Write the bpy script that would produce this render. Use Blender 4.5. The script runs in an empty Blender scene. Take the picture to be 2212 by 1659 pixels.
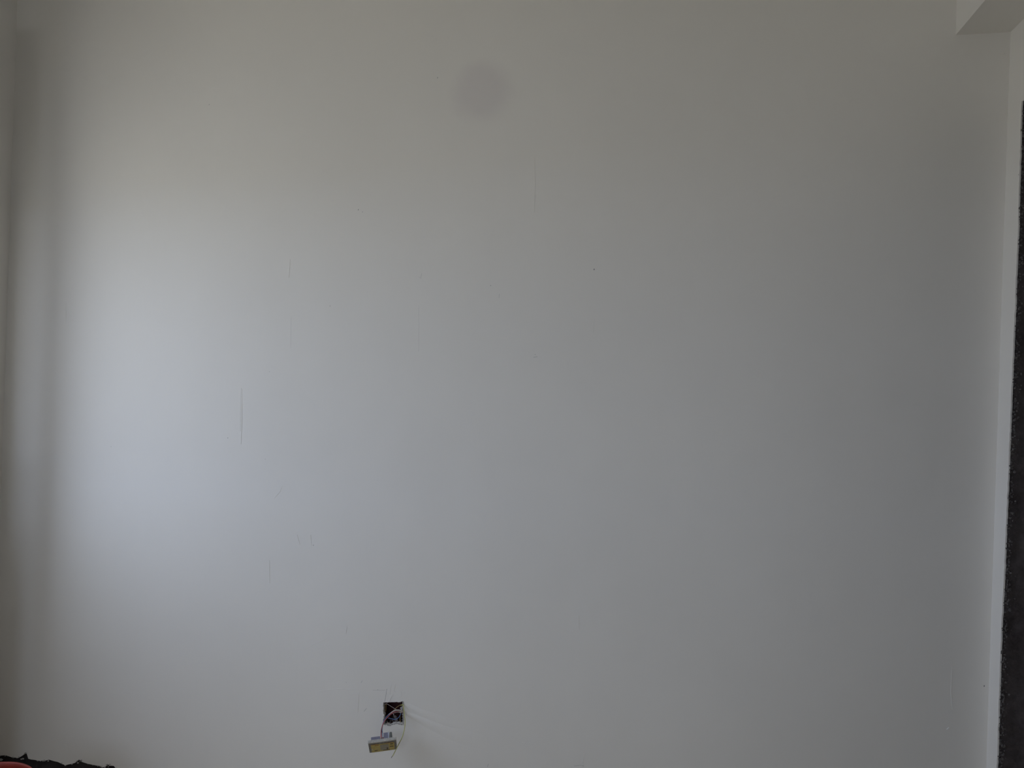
import bpy, bmesh, math, random
from mathutils import Vector, Matrix, noise
random.seed(7)
C = bpy.context.scene
COL = C.collection

# ------------------------------------------------------------ camera
CX, CY, CZ = 2.4477, -2.4065, 1.5
YAW, ROLL = 0.1935, -0.0331
cam = bpy.data.cameras.new('camera'); cam.sensor_width = 36; cam.lens = 36*1600/2212
cam.clip_start = .02
co = bpy.data.objects.new('camera', cam); COL.objects.link(co); C.camera = co
_f = Vector((-math.sin(YAW), math.cos(YAW), 0)); _r = Vector((math.cos(YAW), math.sin(YAW), 0)); _u = Vector((0, 0, 1))
R2 = _r*math.cos(ROLL) - _u*math.sin(ROLL); U2 = _r*math.sin(ROLL) + _u*math.cos(ROLL)
co.matrix_world = Matrix(((R2.x, U2.x, -_f.x, CX), (R2.y, U2.y, -_f.y, CY), (R2.z, U2.z, -_f.z, CZ), (0, 0, 0, 1)))

def on_back(px, py, y=0.0):          # point of a plane parallel to the back wall (world metres)
    d = _f*1600 + R2*(px-1106) - U2*(py-829.5)
    t = (y-CY)/d.y
    return Vector((CX+d.x*t, y, CZ+d.z*t))
def on_right(px, py, x):             # point of the right wall's plane
    d = _f*1600 + R2*(px-1106) - U2*(py-829.5)
    t = (x-CX)/d.x
    return Vector((x, CY+d.y*t, CZ+d.z*t))

# ------------------------------------------------------------ daylight
C.view_settings.view_transform = 'Standard'; C.view_settings.look = 'None'
C.view_settings.gamma = 1; C.view_settings.use_curve_mapping = False
C.view_settings.exposure = 0.0
w = bpy.data.worlds.new('overcast_sky'); C.world = w; w.use_nodes = True
bg = w.node_tree.nodes['Background']
bg.inputs[0].default_value = (0.77, 0.91, 1.19, 1); bg.inputs[1].default_value = 3.32

FLZ = -.07          # floor level: the putty stops some 8 cm above it
# room: x 0..W, y -D..0, z 0..HC ; window opening in the left wall near the back corner
W, D, HC, BZ, BX = 3.4307, 4.6, 2.95, 2.58, 3.2838
WY0, WY1, WZ0, WZ1, WT = -0.26, -2.5, 1.0, 2.2, 0.24
FX0, FX1, FZ0, FZ1 = 0.5, 1.8, 1.5, 2.5          # unseen opening behind the camera, added for ambient fill light
pl = bpy.data.lights.new('window_daylight', 'AREA'); pl.shape = 'RECTANGLE'
pl.size = WZ1-WZ0; pl.size_y = WY0-WY1; pl.cycles.is_portal = True
po = bpy.data.objects.new('window_daylight', pl); COL.objects.link(po)
po.location = (-WT-.005, (WY0+WY1)/2, (WZ0+WZ1)/2); po.rotation_euler = (0, -math.pi/2, 0)
pl = bpy.data.lights.new('fill_opening_daylight', 'AREA'); pl.shape = 'RECTANGLE'  # portal of the added fill opening
pl.size = FX1-FX0; pl.size_y = FZ1-FZ0; pl.cycles.is_portal = True
po = bpy.data.objects.new('fill_opening_daylight', pl); COL.objects.link(po)
po.location = ((FX0+FX1)/2, -D-.155, (FZ0+FZ1)/2); po.rotation_euler = (math.pi/2, 0, 0)

# ------------------------------------------------------------ materials
class N:
    def __init__(s, name):
        s.m = bpy.data.materials.new(name); s.m.use_nodes = True; s.t = s.m.node_tree
        s.b = s.t.nodes['Principled BSDF']
    def node(s, typ, **k):
        n = s.t.nodes.new(typ)
        for a, v in k.items():
            if a in n.inputs.keys(): n.inputs[a].default_value = v
            else: setattr(n, a, v)
        return n
    def link(s, a, b): s.t.links.new(a, b)
    def pos(s, scale=(1, 1, 1)):
        g = s.node('ShaderNodeNewGeometry'); m = s.node('ShaderNodeMapping')
        m.inputs['Scale'].default_value = scale
        s.link(g.outputs['Position'], m.inputs['Vector']); return m.outputs['Vector']
    def tex(s, scale, vec, detail=3, rough=.5):
        n = s.node('ShaderNodeTexNoise'); n.inputs['Scale'].default_value = scale
        n.inputs['Detail'].default_value = detail; n.inputs['Roughness'].default_value = rough
        s.link(vec, n.inputs['Vector']); return n.outputs[0]
    def ramp(s, fac, stops):
        r = s.node('ShaderNodeValToRGB'); e = r.color_ramp.elements
        while len(e) < len(stops): e.new(.5)
        for i, (p, c) in enumerate(stops): e[i].position = p; e[i].color = (*c, 1)
        s.link(fac, r.inputs[0]); return r.outputs[0]
    def math(s, op, a, b=None, c=None):
        n = s.node('ShaderNodeMath', operation=op)
        for i, v in enumerate((a, b, c)):
            if v is None: continue
            if isinstance(v, (int, float)): n.inputs[i].default_value = v
            else: s.link(v, n.inputs[i])
        return n.outputs[0]
    def bump(s, h, dist, strength=1, normal=None):
        b = s.node('ShaderNodeBump'); b.inputs['Distance'].default_value = dist; b.inputs['Strength'].default_value = strength
        s.link(h, b.inputs['Height'])
        if normal: s.link(normal, b.inputs['Normal'])
        return b.outputs[0]

def plain(name, col, rough=.6, metal=0, var=.12, scale=60, bump=.0004):
    n = N(name); v = n.pos()
    t = n.tex(scale, v)
    n.link(n.ramp(t, [(.3, [c*(1-var) for c in col]), (.7, [min(1, c*(1+var)) for c in col])]), n.b.inputs['Base Color'])
    n.b.inputs['Roughness'].default_value = rough; n.b.inputs['Metallic'].default_value = metal
    if bump: n.link(n.bump(t, bump), n.b.inputs['Normal'])
    return n.m

PUTTY = (.85, .815, .757)
def putty(name, blotch=None):
    n = N(name)
    v = n.pos()
    base = n.ramp(n.tex(1.3, v, 4, .55), [(.3, [c*.975 for c in PUTTY]), (.7, [min(1, c*1.02) for c in PUTTY])])
    col = base
    if blotch:                                    # faint round grey blotch with a soft uneven rim
        c, rad = blotch
        g = n.node('ShaderNodeNewGeometry')
        dd = n.node('ShaderNodeVectorMath', operation='DISTANCE'); n.link(g.outputs['Position'], dd.inputs[0]); dd.inputs[1].default_value = c
        wob = n.math('MULTIPLY_ADD', n.tex(14, v, 2), .035, -.0175)
        d2 = n.math('ADD', dd.outputs['Value'], wob)
        mr = n.node('ShaderNodeMapRange', interpolation_type='SMOOTHSTEP'); n.link(d2, mr.inputs['Value'])
        mr.inputs['From Min'].default_value = rad*.5; mr.inputs['From Max'].default_value = rad*1.3
        mr.inputs['To Min'].default_value = 1; mr.inputs['To Max'].default_value = 0
        mx = n.node('ShaderNodeMix', data_type='RGBA'); n.link(mr.outputs[0], mx.inputs[0])
        n.link(base, mx.inputs[6]); mx.inputs[7].default_value = (PUTTY[0]*.915, PUTTY[1]*.90, PUTTY[2]*.925, 1)
        col = mx.outputs[2]
    n.link(col, n.b.inputs['Base Color'])
    n.b.inputs['Roughness'].default_value = .62; n.b.inputs['Specular IOR Level'].default_value = .25
    wide = n.bump(n.tex(1.0, n.pos((2.2, 2.2, .9)), 3, .5), .006)          # slow waves of the skim coat
    trowel = n.bump(n.tex(5, n.pos((3.5, 3.5, .6)), 3, .5), .0007, 1, wide)  # upright trowel strokes
    fine = n.bump(n.tex(260, v, 2), .00012, 1, trowel)
    n.link(fine, n.b.inputs['Normal'])
    return n.m

def rubble(name, c1, c2, scale=30, dist=.004):
    n = N(name); v = n.pos()
    t = n.tex(scale, v, 6, .65); t2 = n.tex(scale*.18, v, 3)
    a = n.math('ADD', n.math('MULTIPLY', t, .6), n.math('MULTIPLY', t2, .4))
    n.link(n.ramp(a, [(.36, c1), (.66, c2)]), n.b.inputs['Base Color'])
    n.b.inputs['Roughness'].default_value = .95; n.b.inputs['Specular IOR Level'].default_value = .1
    n.link(n.bump(t, dist), n.b.inputs['Normal'])
    return n.m

blotch_c = on_back(1040, 197)
M = dict(
    wall=putty('wall_putty_blotched', (tuple(blotch_c), .1)),
    putty=putty('wall_putty'),
    raw=rubble('bare_plaster_edge', (.30, .285, .27), (.52, .50, .475), 55, .003),
    dark=rubble('dark_raw_concrete', (.030, .026, .026), (.062, .054, .052), 22, .006),
    jamb=rubble('dark_jamb_concrete', (.068, .056, .055), (.125, .108, .105), 34, .008),
    mortar=rubble('grey_mortar', (.12, .108, .104), (.24, .22, .21), 90, .003),
    floor=rubble('dusty_concrete_floor', (.60, .51, .38), (.76, .66, .50), 6, .002),
    outside=rubble('outside_ground', (.62, .54, .40), (.76, .66, .49), 1, .01),
    maroon=plain('maroon_plastic', (.075, .018, .018), .5),
    debris=rubble('box_debris', (.10, .09, .09), (.22, .20, .19), 120, .002),
    red_wire=plain('red_insulation', (.50, .15, .17), .4, bump=0),
    blue_wire=plain('blue_insulation', (.11, .19, .38), .4, bump=0),
    earth_wire=plain('yellow_green_insulation', (.58, .58, .20), .45, bump=0),
    copper=plain('dark_bare_end', (.10, .08, .07), .5, bump=0),
    tape=plain('white_tape', (.60, .55, .53), .6, scale=150),
    straw=plain('straw_coloured_strand', (.36, .25, .09), .6, bump=0),
    white_strand=plain('pale_strand', (.50, .45, .42), .6, bump=0),
    plate=plain('dusty_white_plastic', (.50, .48, .44), .45, scale=180, var=.2),
    border=plain('grimy_plate_face', (.20, .185, .165), .6, scale=200, var=.3),
    lilac=plain('lilac_grey_plastic', (.24, .235, .31), .5, scale=150),
    module=plain('pale_plastic', (.50, .52, .62), .45),
    clip=plain('grey_plastic_clip', (.17, .175, .16), .5),
    hollow=plain('black_hollow', (.012, .014, .016), .6, bump=0),
    screw=plain('bright_screw_metal', (.75, .72, .70), .3, 1, bump=0),
    dred=plain('dark_red_terminal', (.16, .03, .03), .5, bump=0),
    film_line=plain('orange_print', (.36, .15, .03), .5, bump=0),
    print=plain('brown_print', (.10, .06, .025), .6, bump=0),
    print_grey=plain('grey_print', (.31, .28, .20), .6, scale=400, var=.25, bump=0),
    red=plain('red_plastic', (.27, .028, .014), .5, var=.15, scale=25),
    pencil=plain('grey_pencil', (.30, .29, .28), .8, bump=0),
    nick=plain('dark_nick', (.20, .19, .19), .9, bump=0),
    alu=plain('grey_aluminium', (.45, .46, .47), .4, .6),
)
def film():
    n = N('yellow_film'); v = n.pos()
    n.link(n.ramp(n.tex(130, v, 4, .6), [(.3, (.34, .24, .02)), (.55, (.50, .37, .04)), (.75, (.42, .36, .14))]), n.b.inputs['Base Color'])
    n.b.inputs['Roughness'].default_value = .4; return n.m
M['film'] = film()

# ------------------------------------------------------------ helpers
def obj(name, bm, m, parent=None, smooth=False, **props):
    me = bpy.data.meshes.new(name)
    bmesh.ops.recalc_face_normals(bm, faces=bm.faces[:])
    bm.to_mesh(me); bm.free(); me.materials.append(m)
    if smooth: me.polygons.foreach_set('use_smooth', [True]*len(me.polygons))
    o = bpy.data.objects.new(name, me); COL.objects.link(o)
    if parent: o.parent = parent; 
    for k, v in props.items(): o[k] = v
    return o
def child(name, bm, m, parent, smooth=False, **props):       # mesh given in world space
    o = obj(name, bm, m, None, smooth, **props)
    o.parent = parent; o.matrix_parent_inverse = parent.matrix_world.inverted() if parent.type != 'EMPTY' else Matrix.Translation(parent.location).inverted()
    return o
def thing(name, label, cat, loc):
    o = bpy.data.objects.new(name, None); COL.objects.link(o); o.location = loc
    o.empty_display_size = .03
    o['label'] = label; o['category'] = cat; return o
def box(bm, lo, hi, bevel=0, mat=None):
    v = [bm.verts.new((x, y, z)) for x in (lo[0], hi[0]) for y in (lo[1], hi[1]) for z in (lo[2], hi[2])]
    f = [bm.faces.new([v[i] for i in q]) for q in ((0, 1, 3, 2), (4, 6, 7, 5), (0, 4, 5, 1), (2, 3, 7, 6), (0, 2, 6, 4), (1, 5, 7, 3))]
    if bevel:
        es = list({e for ff in f for e in ff.edges})
        r = bmesh.ops.bevel(bm, geom=es, offset=bevel, segments=2, affect='EDGES', profile=.6)
    return bm
def B(lo, hi, bevel=0): 
    bm = bmesh.new(); return box(bm, lo, hi, bevel)
def slab(outer, holes, thick, to):          # polygon with holes, given a thickness; to(u, v, depth) -> world
    bm = bmesh.new(); es = []
    for loop in [outer]+holes:
        vs = [bm.verts.new((u, v, 0)) for u, v in loop]
        es += [bm.edges.new((vs[i], vs[(i+1) % len(vs)])) for i in range(len(vs))]
    bmesh.ops.triangle_fill(bm, use_beauty=True, use_dissolve=False, edges=es)
    r = bmesh.ops.extrude_face_region(bm, geom=bm.faces[:])
    for e in r['geom']:
        if isinstance(e, bmesh.types.BMVert): e.co.z = thick
    for v in bm.verts: v.co = Vector(to(*v.co))
    return bm
def tube(bm, pts, r, seg=8, sub=6, r_end=None):       # smooth bent tube through pts
    P = [Vector(p) for p in pts]; Q = []
    E = [P[0]*2-P[1]]+P+[P[-1]*2-P[-2]]
    for i in range(1, len(E)-2):
        a, b, c, d = E[i-1:i+3]
        for k in range(sub):
            t = k/sub
            Q.append(.5*((2*b)+(c-a)*t+(2*a-5*b+4*c-d)*t*t+(3*b-a-3*c+d)*t**3))
    Q.append(P[-1]); up = None; rings = []
    for i, q in enumerate(Q):
        t = (Q[min(i+1, len(Q)-1)]-Q[max(i-1, 0)]).normalized()
        if up is None: up = t.orthogonal()
        up = (up-t*up.dot(t)).normalized(); s = t.cross(up)
        rr = r if r_end is None else r+(r_end-r)*i/(len(Q)-1)
        rings.append([bm.verts.new(q+(up*math.cos(a)+s*math.sin(a))*rr) for a in [2*math.pi*k/seg for k in range(seg)]])
    for a, b in zip(rings, rings[1:]):
        for k in range(seg): bm.faces.new((a[k], a[(k+1) % seg], b[(k+1) % seg], b[k]))
    bm.faces.new(rings[0]); bm.faces.new(rings[-1]); return bm
def T(pts, r, **k): return tube(bmesh.new(), pts, r, **k)
def lump(bm, c, r, sq=(1, 1, 1), seed=0):
    s = bmesh.ops.create_icosphere(bm, subdivisions=1, radius=1)
    for v in s['verts']:
        k = r*(1+.45*noise.noise(v.co*1.7+Vector((seed*3.1, seed*1.7, c[0]*90))))
        v.co = Vector((c[0]+v.co.x*k*sq[0], c[1]+v.co.y*k*sq[1], c[2]+v.co.z*k*sq[2]))
def ragged(pts, step, amp, seed=0):         # broken line along the given points
    out = []
    for (a, b) in zip(pts, pts[1:]):
        a, b = Vector(a), Vector(b); L = (b-a).length; n = max(1, int(L/step))
        nn = Vector((-(b-a).y, (b-a).x)).normalized()
        for k in range(n):
            p = a+(b-a)*k/n
            out.append(tuple(p+nn*amp*(noise.noise(Vector((p.x*55, p.y*55, seed)))*1.5+random.uniform(-.35, .35)) if k else p))
    out.append(tuple(pts[-1])); return out

# ------------------------------------------------------------ back wall: ragged putty skin over a dark concrete core
sx = lambda *p: on_back(*p)
foot = [(0, 1632), (10, 1631), (20, 1634), (30, 1636.5), (40, 1637), (48, 1632.5), (52, 1629), (54, 1625.2), (57, 1626), (59, 1632), (61, 1639), (75, 1641.5),
        (88, 1644), (96, 1642.5), (106, 1641), (125, 1646), (134, 1650.5), (140, 1653), (150, 1651), (162, 1648), (167, 1643), (170, 1640.5),
        (174, 1643), (180, 1647), (200, 1652), (217, 1654.5), (222, 1658), (228, 1656), (232, 1650), (236, 1654), (246, 1654.5), (251, 1661)]
foot = [on_back(*p) for p in foot]
fl = [(-.02, foot[0].z+.004)]+[(p.x, p.z) for p in foot if p.x > .005]
# smaller bites between the measured ones
f2 = []
for a, b in zip(fl, fl[1:]):
    f2.append(a); m_ = ((a[0]+b[0])/2, (a[1]+b[1])/2+random.uniform(-.0012, .0012))
    if abs(b[0]-a[0]) > .008: f2.append(m_)
f2.append(fl[-1])
x = fl[-1][0]; z = fl[-1][1]
rest = ragged([(x+.01, z-.004), (1.1, .014), (2.2, .012), (W+.015, .012)], .03, .007, 3)
hc = [on_back(827.8, 1517.2), on_back(870, 1516), on_back(870.2, 1562.5), on_back(829.5, 1565)]
hl = [(p.x, p.z) for p in hc]
hole_loop = ragged([hl[0], hl[1]], .0025, .0022, 5)[:-1]+ragged([hl[1], hl[2]], .003, .0017, 6)[:-1]+ragged([hl[2], hl[3]], .0022, .0032, 7)[:-1]+ragged([hl[3], hl[0]], .0025, .0024, 8)[:-1]
bot = f2+rest
outer = bot+[(W+.015, HC), (-.02, HC)]
PT = .014
wall_back = obj('wall_back', slab(outer, [hole_loop], PT, lambda u, v, d: (u, d, v)), M['wall'], kind='structure')
# core behind the putty, with the pocket of the electrical box
hx0, hx1 = min(p[0] for p in hl)-.004, max(p[0] for p in hl)+.003
hz0, hz1 = min(p[1] for p in hl)-.004, max(p[1] for p in hl)+.003
core = slab([(-.3, FLZ-.05), (W+.3, FLZ-.05), (W+.3, HC+.1), (-.3, HC+.1)], [[(hx0, hz0), (hx1, hz0), (hx1, hz1), (hx0, hz1)]], .18, lambda u, v, d: (u, PT+d, v))
child('concrete_core', core, M['dark'], wall_back, label='dark bare concrete behind the putty')

# crumbs and lifted lips of putty round the hole and along the foot
bm = bmesh.new()
n_ = len(hole_loop)
for i, p in enumerate(hole_loop):
    q = hole_loop[(i+1) % n_]; right = p[0] > hl[1][0]-.003; low = p[1] < hl[2][1]+.005; left = p[0] < hl[0][0]+.004
    k = 3 if (right or low) else 1
    for j in range(k):
        t = random.random(); c = (p[0]+(q[0]-p[0])*t+random.uniform(-.001, .0014), random.uniform(-.0008, .0005), p[1]+(q[1]-p[1])*t+random.uniform(-.003 if low else -.001, .0008))
        lump(bm, c, random.uniform(.0005, .0017) if (right or low) else random.uniform(.0003, .0009), (random.uniform(.7, 1.7), .7, random.uniform(.7, 1.5)), i+j)
child('broken_edge', bm, M['raw'], wall_back, kind='stuff', label='crumbling pale rim of the square hole')
bm = bmesh.new()
lip = [(p[0]+.0014, -.001, p[1]) for p in hole_loop if p[0] > hl[1][0]-.003]
lip.sort(key=lambda p: -p[2]); tube(bm, lip, .0016, seg=6, sub=2)
child('plaster_lip', bm, M['raw'], wall_back, label='pale raised lip on the right side of the hole')
bm = bmesh.new()
for i, p in enumerate(f2[2:]):
    for j in range(2):
        if random.random() < .55: lump(bm, (p[0]+random.uniform(-.012, .012), random.uniform(-.001, .004), p[1]+random.uniform(-.002, .0015)), random.uniform(.0010, .0026), (1.5, 1, 1), i+j)
child('broken_edge', bm, M['raw'], wall_back, kind='stuff', label='crumbling lower edge of the putty')

# raised trowel ridges (paint coloured), pencil lines and nicks
def ridge(pts, w_, h_, mat, name, taper=True):
    bm = bmesh.new(); P = [on_back(*p) for p in pts]; rows = []
    for i, p in enumerate(P):
        t = (P[min(i+1, len(P)-1)]-P[max(i-1, 0)]).normalized(); s = Vector((t.z, 0, -t.x))
        k = .25+.75*math.sin(math.pi*(i+.5)/len(P)) if taper else 1
        rows.append([bm.verts.new(p+s*w_*k+Vector((0, .0004, 0))), bm.verts.new(p+Vector((0, -h_*k, 0))), bm.verts.new(p-s*w_*k+Vector((0, .0004, 0)))])
    for a, b in zip(rows, rows[1:]):
        bm.faces.new((a[0], a[1], b[1], b[0])); bm.faces.new((a[1], a[2], b[2], b[1])); bm.faces.new((a[0], b[0], b[2], a[2]))
    for r in (rows[0], rows[-1]): bm.faces.new(r)
    return child(name, bm, mat, wall_back)
for pts in ([(2056, 1438), (2055, 1465), (2054, 1495), (2055, 1520), (2059, 1533)], [(610, 1050), (605, 1062), (598, 1070), (592, 1078)], [(642, 1155), (646, 1170), (648, 1177)],
            [(849, 1500), (845, 1506), (842, 1512), (841, 1517)], [(1127, 1604), (1134, 1604), (1142, 1606), (1150, 1602)], [(1261, 1627), (1260, 1640), (1259, 1655)],
            [(1155, 340), (1156, 400), (1154, 460)], [(1284, 690), (1281, 720)], [(750, 1352), (747, 1370)], [(1250, 1330), (1251, 1360)], [(855, 1477), (851, 1492), (858, 1500)],
            [(845, 1480), (842, 1500)], [(866, 1490), (868, 1502), (862, 1507)], [(690, 1492), (730, 1488), (772, 1490)], [(776, 1495), (774, 1520), (773, 1540)],
            [(627, 560), (624, 600)], [(523, 840), (522, 930), (521, 960)], [(705, 1380), (660, 1400)], [(143, 650), (142, 700)], [(671, 1155), (673, 1180)], [(582, 1210), (583, 1260)]):
    ridge(pts, .0011, .0009, M['wall'], 'trowel_ridge')
for pts, w_ in (([(521.5, 838), (520.2, 862), (519.6, 900), (519.3, 932)], .00055), ([(629, 684), (628.6, 715), (628, 752)], .0004), ([(835.5, 1488), (834, 1500), (831, 1516)], .0012),
                ([(792, 1530), (786, 1537)], .0010), ([(783, 1470), (780, 1475)], .0008), ([(1078.5, 635), (1078, 644)], .0006), ([(1152, 772), (1161, 770.5)], .0010),
                ([(1240, 1655), (1252, 1653), (1262, 1655)], .0008), ([(1055, 1650), (1053, 1657)], .0009), ([(1259, 1646), (1259.5, 1656)], .0007), ([(911, 590), (909, 602), (905, 598)], .0006),
                ([(904, 660), (905, 700), (904, 760)], .0003), ([(805, 1491), (832, 1491)], .0006), ([(2171, 115), (2168, 118)], .0005)):
    ridge(pts, w_, .00025, M['pencil'], 'pencil_mark', False)
for (a, b, r) in ((1283.5, 582, .0021), (774, 453, .0016), (783, 458, .0012), (713, 661, .0012), (492, 946, .0014), (677, 1178, .0014), (2126, 1482, .0021), (945, 168, .0016), (748, 1474, .0009),
                  (816, 1490, .001), (582, 803, .0011), (1060, 617, .0013), (1156, 766, .001), (240, 965, .001), (452, 226, .0013), (573, 992, .0009)):
    bm = bmesh.new(); p = on_back(a, b); lump(bm, (p.x, 0, p.z), r, (.7, .18, 1.5), a)
    child('wall_nick', bm, M['nick'], wall_back)
bm = bmesh.new(); p = on_back(2047, 1574); tube(bm, [on_back(2045, 1575.5)+Vector((0, -.0005, 0)), on_back(2050, 1571.5)+Vector((0, -.0005, 0))], .0009, seg=6, sub=2)
child('wall_nick', bm, plain('bright_chip', (.9, .9, .88), .5, bump=0), wall_back, label='tiny bright chip')

def shadow_swell(pts, ws, h_):                      # added low putty wave, shaped to imitate a cast shadow beside the hole
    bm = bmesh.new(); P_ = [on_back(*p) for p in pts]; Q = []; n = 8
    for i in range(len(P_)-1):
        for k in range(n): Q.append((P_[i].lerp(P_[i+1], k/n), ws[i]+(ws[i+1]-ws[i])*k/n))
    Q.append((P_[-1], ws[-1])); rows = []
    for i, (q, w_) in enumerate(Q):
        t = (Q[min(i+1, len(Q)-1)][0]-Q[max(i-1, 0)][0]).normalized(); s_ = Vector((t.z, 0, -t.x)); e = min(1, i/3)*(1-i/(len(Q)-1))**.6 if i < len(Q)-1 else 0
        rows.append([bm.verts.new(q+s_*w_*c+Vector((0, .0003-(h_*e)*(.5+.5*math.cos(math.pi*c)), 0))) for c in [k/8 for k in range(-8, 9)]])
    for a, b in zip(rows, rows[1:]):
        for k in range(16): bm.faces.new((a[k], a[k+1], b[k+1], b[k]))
    return child('shadow_streak_swell', bm, M['wall'], wall_back, smooth=True)
shadow_swell([(875, 1520), (905, 1538), (960, 1560), (1000, 1572)], [.010, .018, .028, .034], .0022)
shadow_swell([(877, 1541), (910, 1556), (970, 1582), (1060, 1610)], [.009, .018, .032, .045], .0032)

# ------------------------------------------------------------ left wall with its window opening
to_left = lambda u, v, d: (-d, u, v)
wl = obj('wall_left', slab([(.0, FLZ), (-D, FLZ), (-D, HC), (.0, HC)], [[(WY0, WZ0), (WY1, WZ0), (WY1, WZ1), (WY0, WZ1)]], WT, to_left), M['putty'], kind='structure')
win = bpy.data.objects.new('window_1', None); COL.objects.link(win); win.location = (-WT+.03, (WY0+WY1)/2, WZ0); win['kind'] = 'structure'
bm = bmesh.new()
fx0, fx1 = -WT+.005, -WT+.05
for lo, hi in (((fx0, WY1, WZ0), (fx1, WY0, WZ0+.04)), ((fx0, WY1, WZ1-.04), (fx1, WY0, WZ1)), ((fx0, WY1, WZ0+.04), (fx1, WY1+.04, WZ1-.04)), ((fx0, WY0-.04, WZ0+.04), (fx1, WY0, WZ1-.04))):
    box(bm, lo, hi)
child('window_frame', bm, M['alu'], win)
child('light_blocker', B((.045, -.26, .0), (.16, -.235, 2.75), .003), M['putty'], win, label='tall narrow white leaf added to keep window light off the corner')  # unseen blocker, added to cast the shadow strip beside the left corner
bm = bmesh.new()
for zz in (WZ0+.1, WZ1-.1): box(bm, (-.005, -.254, zz), (.046, -.242, zz+.05))
child('blocker_hinge', bm, M['alu'], win)  # brackets holding the added light blocker

# ------------------------------------------------------------ right wall: a narrow putty return, then the bare jamb of a doorway
pj = on_right(2172.5, 1150, W); JY = pj.y            # edge of the opening
ph = on_right(2207, 219, W); DH = ph.z               # head of the opening
DW, RT = .95, .24
edge_px = [(2154, 1659), (2155, 1600), (2158, 1500), (2163, 1350), (2168.5, 1250), (2172.3, 1150), (2178, 1020), (2182.5, 900), (2188, 760), (2192.6, 660), (2193.8, 620), (2197, 540), (2199, 500), (2200.5, 430), (2203.5, 330), (2205, 260), (2207, 222)]
E_ = [(on_right(a, b, W).y, on_right(a, b, W).z) for a, b in edge_px]
edge = ragged([(E_[0][0], .012)]+E_[1:-1]+[(E_[-1][0], DH)], .006, .0016, 11)
head = ragged([(edge[-1][0], DH), (edge[-1][0]-DW, DH)], .02, .003, 12)
far = edge[-1][0]-DW
outer = [(0, .012)]+edge+head[1:]+[(far, .012), (-D, .012), (-D, HC), (0, HC)]
RS = .004
wall_right = obj('wall_right', slab(outer, [], RS, lambda u, v, d: (W+d, u, v)), M['putty'], kind='structure')
KY = max(p[0] for p in edge)+.024
# rough core: jamb face as a displaced grid
bm = bmesh.new()
nx, nz = 26, 320
gx0, gx1 = W+RS-.0005, W+RT
g = [[bm.verts.new((gx0+(gx1-gx0)*i/nx, 0, FLZ+(DH-FLZ)*j/nz)) for j in range(nz+1)] for i in range(nx+1)]
for i in range(nx+1):
    for j in range(nz+1):
        v = g[i][j].co; k = noise.noise(Vector((v.x*26, 0, v.z*26)))*.0050+noise.noise(Vector((v.x*90, 4, v.z*90)))*.0032
        zz = v.z
        # follow the slight lean of the opening's edge
        ee = min(range(len(edge)), key=lambda q: abs(edge[q][1]-zz)); v.y = edge[ee][0]+.004+k*.6 if i < 3 else edge[ee][0]+.006+k
for i in range(nx):
    for j in range(nz): bm.faces.new((g[i][j], g[i+1][j], g[i+1][j+1], g[i][j+1]))
jamb = child('jamb_face', bm, M['jamb'], wall_right, smooth=True, label='dark rough unplastered door jamb')
bm = bmesh.new()
box(bm, (W+RS, KY, FLZ), (W+RT, .0, HC)); box(bm, (W+RS, far-.003, DH+.006), (W+RT, KY, HC)); box(bm, (W+RS, -D, FLZ), (W+RT, far-.003, HC))
child('wall_core', bm, M['dark'], wall_right)
bm = bmesh.new()                                       # band of grey mortar crumbs along the broken edge
for i in range(2600):
    zz = random.uniform(.2, DH-.02); ee = min(edge, key=lambda q: abs(q[1]-zz))
    dens = .5+.5*noise.noise(Vector((0, 0, zz*4.5)))
    if random.random() > dens+.2: continue
    xx = W+.003+abs(random.gauss(0, .008)); lump(bm, (xx, ee[0]+.003+random.uniform(-.0035, .002), zz), random.choice((.0007, .001, .0014, .002, .0028))*random.uniform(.8, 1.2), (random.uniform(.7, 1.4), .8, random.uniform(.8, 1.6)), i)
child('mortar_crumb', bm, M['mortar'], wall_right, kind='stuff', label='grey mortar crumbs along the jamb edge')

# beam above, running out from the back wall along the right wall
bm = B((BX, -D, BZ), (W+.001, .0, HC+.02))
obj('ceiling_beam', bm, M['putty'], kind='structure')
obj('ceiling', B((-.3, -D-.2, HC), (W+.3, .2, HC+.1)), M['putty'], kind='structure')
obj('wall_front', slab([(-.3, FLZ-.05), (W+RT, FLZ-.05), (W+RT, HC+.05), (-.3, HC+.05)], [[(FX0, FZ0), (FX1, FZ0), (FX1, FZ1), (FX0, FZ1)]], .15, lambda u, v, d: (u, -D-d, v)), M['putty'], kind='structure')  # its opening is added to fill the room with daylight
obj('floor', B((-WT, -D-.1, FLZ-.12), (W+1.9, .15, FLZ)), M['floor'], kind='structure')
# closed passage beyond the doorway
bm = bmesh.new()
box(bm, (W+RT, .0, FLZ), (W+1.8, .12, HC)); box(bm, (W+1.7, -2.4, FLZ), (W+1.8, 0, HC)); box(bm, (W+RT, -2.4, FLZ), (W+1.8, -2.3, HC)); box(bm, (W+RT, -2.4, HC), (W+1.8, .12, HC+.1))
obj('wall_passage', bm, M['putty'], kind='structure')
obj('outside_ground', B((-60, -60, -.9), (60, 40, -.6)), M['outside'], kind='structure')


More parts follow.
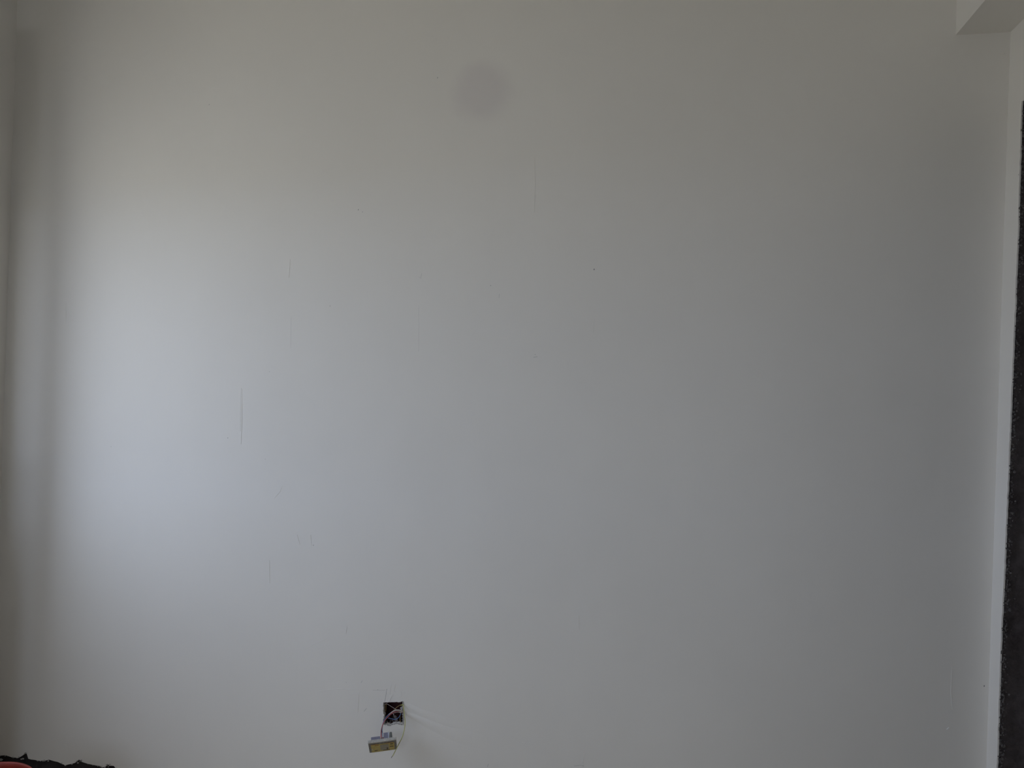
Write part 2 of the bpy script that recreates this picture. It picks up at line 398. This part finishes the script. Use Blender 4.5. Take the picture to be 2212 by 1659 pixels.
# ------------------------------------------------------------ electrical box in the hole
bc = ((hx0+hx1)/2, PT+.03, (hz0+hz1)/2)
jb = thing('junction_box', 'recessed dark maroon electrical box in the ragged square hole low on the wall', 'electrical box', (bc[0], PT+.05, hz0))
bm = bmesh.new(); t = .002; y0, y1 = PT-.004, PT+.052
box(bm, (hx0, y0, hz0), (hx0+t, y1, hz1)); box(bm, (hx1-t, y0, hz0), (hx1, y1, hz1))
box(bm, (hx0+t, y0, hz0), (hx1-t, y1, hz0+t)); box(bm, (hx0+t, y0, hz1-t), (hx1-t, y1, hz1)); box(bm, (hx0+t, y1-t, hz0+t), (hx1-t, y1, hz1-t))
child('box_shell', bm, M['maroon'], jb)
bm = bmesh.new()
for i in range(46):
    u = random.random(); c = (hx0+.008+(hx1-hx0-.014)*u, random.uniform(.006, PT+.035), hz0+.004+random.random()**2*.013*(1.3-u))
    lump(bm, c, random.uniform(.002, .0052), (1.2, 1, .9), i)
child('mortar_debris', bm, M['debris'], jb, kind='stuff', label='grey rubble in the bottom of the box')
P = lambda px, py, y: on_back(px, py, y)
child('strand', T([P(829, 1523, .004), P(833, 1520.5, .004), P(837, 1521, .003), P(845, 1526, .006), P(857, 1533.5, .006)], .0007), M['white_strand'], jb, label='pale strand crossing the hole')
child('strand', T([P(834.2, 1519, .008), P(833.8, 1527, .009), P(833.4, 1536, .010)], .0011), M['straw'], jb, label='straw coloured upright strand')
child('strand', T([P(850, 1535, .012), P(857, 1528, .012), P(866, 1522, .010)], .0009), M['straw'], jb, label='straw coloured slanting strand')
child('strand', T([P(865, 1547, .012), P(864, 1554, .012), P(865, 1560, .01)], .0011), M['straw'], jb)
bm = bmesh.new()
for i, (a, b, r) in enumerate(((866, 1530, .003), (867.5, 1534, .003), (868.5, 1528, .0025), (865.5, 1538, .0035))): lump(bm, tuple(P(a, b, .004)), r, (1, 1, 1.4), i)
child('plaster_blob', bm, M['tape'], jb, label='pale plaster smeared inside the box')
bm = bmesh.new(); lump(bm, tuple(P(854, 1549, .014)), .0065, (1, .6, 1), 9); lump(bm, tuple(P(857, 1557, .012)), .0065, (.9, .7, 1.1), 10)
child('mortar_lump', bm, M['mortar'], jb, label='grey mortar lump under the blue loop')

# ------------------------------------------------------------ socket hanging out of the box on its wires
SY = -.085
sc = Vector((1.601, -.090, .296))
so = thing('wall_socket', 'unmounted wall socket plate with yellow film face dangling on wires below the hole', 'socket', sc)
TILT, TW, ROL = .802, .36, -.089
RM = Matrix.Rotation(TW, 3, 'Z') @ Matrix.Rotation(ROL, 3, 'Y') @ Matrix.Rotation(TILT, 3, 'X')
# local axes: x along the plate, -y out of its face, z up the plate
def loc(bm):
    for v in bm.verts: v.co = RM @ v.co + sc
    return bm
S = .0455
child('plate', loc(B((-S, -.001, -S), (S, .0085, S), .0022)), M['plate'], so, label='dusty white plate rim')
child('plate_face', loc(B((-S+.001, -.0016, -S+.001), (S-.001, -.0009, S-.006), .0002)), M['border'], so, label='grimy grey face of the plate')
def star(lo, hi): return loc(B(lo, hi))
fm = child('film', loc(B((-S+.008, -.0021, -S+.0015), (S-.0075, -.0016, S-.018))), M['film'], so, label='yellow film stuck on the face')
child('print_patch', star((-.008, -.0024, -S+.014), (.019, -.0021, S-.026)), M['print_grey'], so, label='pale smudged print')
for lo, hi, m_ in (((-S+.009, -S+.0745), (-.016, -S+.0770), 'film_line'), ((.010, -S+.0745), (S-.010, -S+.0770), 'film_line'),
                   ((.0245, .012), (.034, .020), 'print'), ((.022, -.009), (.034, -.003), 'print'), ((.012, -.030), (.0165, -.012), 'print'), ((-.028, -.03), (-.018, -.026), 'print'),
                   ((-.024, .018), (-.012, .022), 'film_line'), ((.0, -.036), (.022, -.033), 'print')):
    child('print_mark', star((lo[0], -.0026, lo[1]), (hi[0], -.0021, hi[1])), M[m_], so)
for c_, r_ in (((-S+.011, -.0026, -.015), .0022), ((-.008, -.0012, S-.010), .0018), ((.004, -.0012, S-.012), .0014)):
    bm = bmesh.new(); lump(bm, c_, r_, (1.3, .5, 1), 3); child('plaster_speck', loc(bm), M['tape'], so, label='pale speck of plaster')
# back of the socket, towards the wall: two module bodies, terminal and fixing clip
child('module', loc(B((-.036, .0085, -.014), (-.0070, .021, S-.012), .0010)), M['lilac'], so, label='grey module body at left')
child('module', loc(B((.0050, .0085, -.014), (.0185, .030, S-.012), .0010)), M['lilac'], so, label='lilac grey module body at middle')
child('module', loc(B((.0187, .0085, -.014), (.0225, .031, S-.0115), .0008)), M['module'], so, label='pale edge of the module')
bm = B((.0240, .0085, -.012), (.0320, .031, S-.013), .0030)
child('fixing_clip', loc(bm), M['clip'], so, label='rounded grey fixing clip')
child('terminal_bay', loc(B((-.0070, .0085, -.013), (.0050, .0125, S-.016))), M['hollow'], so, label='dark hollow of the terminal')
bm = bmesh.new(); tube(bm, [(-.001, .0125, S-.019), (-.001, .0175, S-.016)], .0024, seg=10, sub=2)
child('terminal_screw', loc(bm), M['screw'], so, label='bright terminal screw')
child('terminal', loc(B((.0012, .0125, .008), (.0050, .017, S-.015), .0004)), M['dred'], so, label='dark red terminal block')
# wires of the socket
tl = lambda x, y, z: RM @ Vector((x, y, z)) + sc
red = [P(872, 1541, .012), P(864, 1537.4, -.010), P(851, 1538, -.034), P(842, 1544, -.046), P(833, 1554, -.056), P(827, 1564, -.064), P(823.6, 1577, -.070), P(823, 1587, -.073), tl(-.0052, .014, .018)]
child('red_wire', T(red, .00125), M['red_wire'], so, label='red wire arching out of the box', smooth=True)
red2 = [P(872, 1540, .016), P(858, 1537.5, -.020), P(846, 1542, -.040), P(836, 1551, -.051), P(828.5, 1562, -.060), P(825, 1576, -.067), P(824.2, 1587, -.072), tl(-.002, .014, .020)]
child('red_wire', T(red2, .00105), M['red_wire'], so, smooth=True)
blue = [P(872, 1538, .014), P(858, 1534.8, -.020), P(845, 1539, -.038), P(834, 1549, -.050), P(827.5, 1561, -.060), P(825.4, 1576, -.068), P(826.5, 1585, -.071), tl(.0012, .016, .022)]
child('blue_wire', T(blue, .0011), M['blue_wire'], so, label='blue wire behind the red one', smooth=True)
blue2 = [P(866.5, 1538, .004), P(865, 1544, .002), P(860, 1551, .003), P(853, 1553.8, .006), P(845, 1552.5, .010), P(838, 1551, .014)]
child('blue_wire', T(blue2, .00125), M['blue_wire'], jb, label='blue wire looping inside the hole', smooth=True)
bm = bmesh.new()
tube(bm, [P(870.5, 1536, .001), P(866, 1534.8, -.010), P(860, 1534.2, -.020), P(853, 1535, -.030), P(846, 1538.8, -.040), P(840, 1543.5, -.048)], .0029, seg=9, r_end=.0012)
tube(bm, [P(871.5, 1537.5, .000), P(864, 1538, -.012), P(857, 1538, -.022), P(851.5, 1540, -.030)], .0020, seg=8, r_end=.001)
tube(bm, [P(866, 1536, -.004), P(868, 1531.5, -.003), P(868.4, 1527, -.001)], .0020, seg=8, r_end=.0008)
tube(bm, [P(848, 1540, -.034), P(850.2, 1542.5, -.034), P(851, 1546.5, -.032)], .0019, seg=8, r_end=.0006)
for v in bm.verts: v.co += v.co.normalized()*0+Vector((noise.noise(v.co*260), noise.noise(v.co*260+Vector((9, 0, 0))), noise.noise(v.co*260+Vector((0, 9, 0)))))*.0008
child('tape_wrap', bm, M['tape'], so, label='torn white tape binding the wires')

# earth wire hanging loose on its own
ew = [P(866, 1524, .010), P(870, 1522, -.003), P(872, 1530, -.010), P(873.5, 1545, -.016), P(875.2, 1558, -.022), P(873.8, 1574, -.030), P(869, 1592, -.040), P(862, 1606, -.050), P(857.5, 1615, -.056), P(850, 1630, -.058), P(848, 1633, -.058)]
e = thing('earth_wire', 'thin yellow-green wire curving down from right edge of the hole past the socket', 'wire', ew[1])
child('insulation', T(ew, .0013), M['earth_wire'], e, smooth=True)
child('bare_end', T([ew[-1], P(846.5, 1635, -.058), P(845, 1637, -.058)], .0008, sub=2), M['copper'], e, label='dark bare wire end')

# ------------------------------------------------------------ red basin on the floor, only its rim inside the frame
rz = .30
def at_z(px, py, z):
    d = _f*1600 + R2*(px-1106) - U2*(py-829.5); t = (z-CZ)/d.z
    return Vector((CX+d.x*t, CY+d.y*t, z))
top = at_z(-44, 1652, rz); RB = .135
dirc = Vector((CX-top.x, CY-top.y)).normalized(); c0 = Vector((top.x+dirc.x*RB, top.y+dirc.y*RB, FLZ)); rz -= FLZ
bs = thing('plastic_bucket', 'red plastic bucket on the floor in the bottom left corner, only its rim showing', 'bucket', c0)
bm = bmesh.new(); prof = [(0, .004), (.092, .004), (.097, .008), (.127, rz-.012), (.128, rz-.002), (.130, rz), (RB-.001, rz), (RB, rz-.002), (RB, rz-.014), (RB-.003, rz-.014), (RB-.004, rz-.004), (.1305, rz-.008), (.1295, rz-.03), (.100, .006), (.096, 0), (0, 0)]
SG = 72; rows = []
for r, zz in prof:
    rows.append([bm.verts.new((c0.x, c0.y, FLZ+zz))] if r == 0 else [bm.verts.new((c0.x+r*math.cos(2*math.pi*k/SG), c0.y+r*math.sin(2*math.pi*k/SG), FLZ+zz)) for k in range(SG)])
for a, b in zip(rows, rows[1:]):
    for k in range(SG):
        k2 = (k+1) % SG
        if len(a) == 1: bm.faces.new((a[0], b[k2], b[k]))
        elif len(b) == 1: bm.faces.new((a[k], a[k2], b[0]))
        else: bm.faces.new((a[k], a[k2], b[k2], b[k]))
child('bucket_shell', bm, M['red'], bs, smooth=True)
child('bail_handle', T([c0+Vector((RB*math.cos(q)*1.015, RB*math.sin(q)*1.015, rz-.02-.05*math.sin(q-3.6))) for q in [3.6+math.pi*k/12 for k in range(13)]], .0018), M['alu'], bs, label='thin metal carrying handle')
# fallen flakes of putty at the foot of the wall
for i, (a, b, r) in enumerate(((2, 1641, .006), (46, 1640, .0032), (50, 1639, .004))):
    bm = bmesh.new(); p = on_back(a, b, .004) ; lump(bm, (p.x, p.y, p.z), r, (1.5, .5, .8), i)
    child('putty_flake', bm, M['raw'], wall_back)
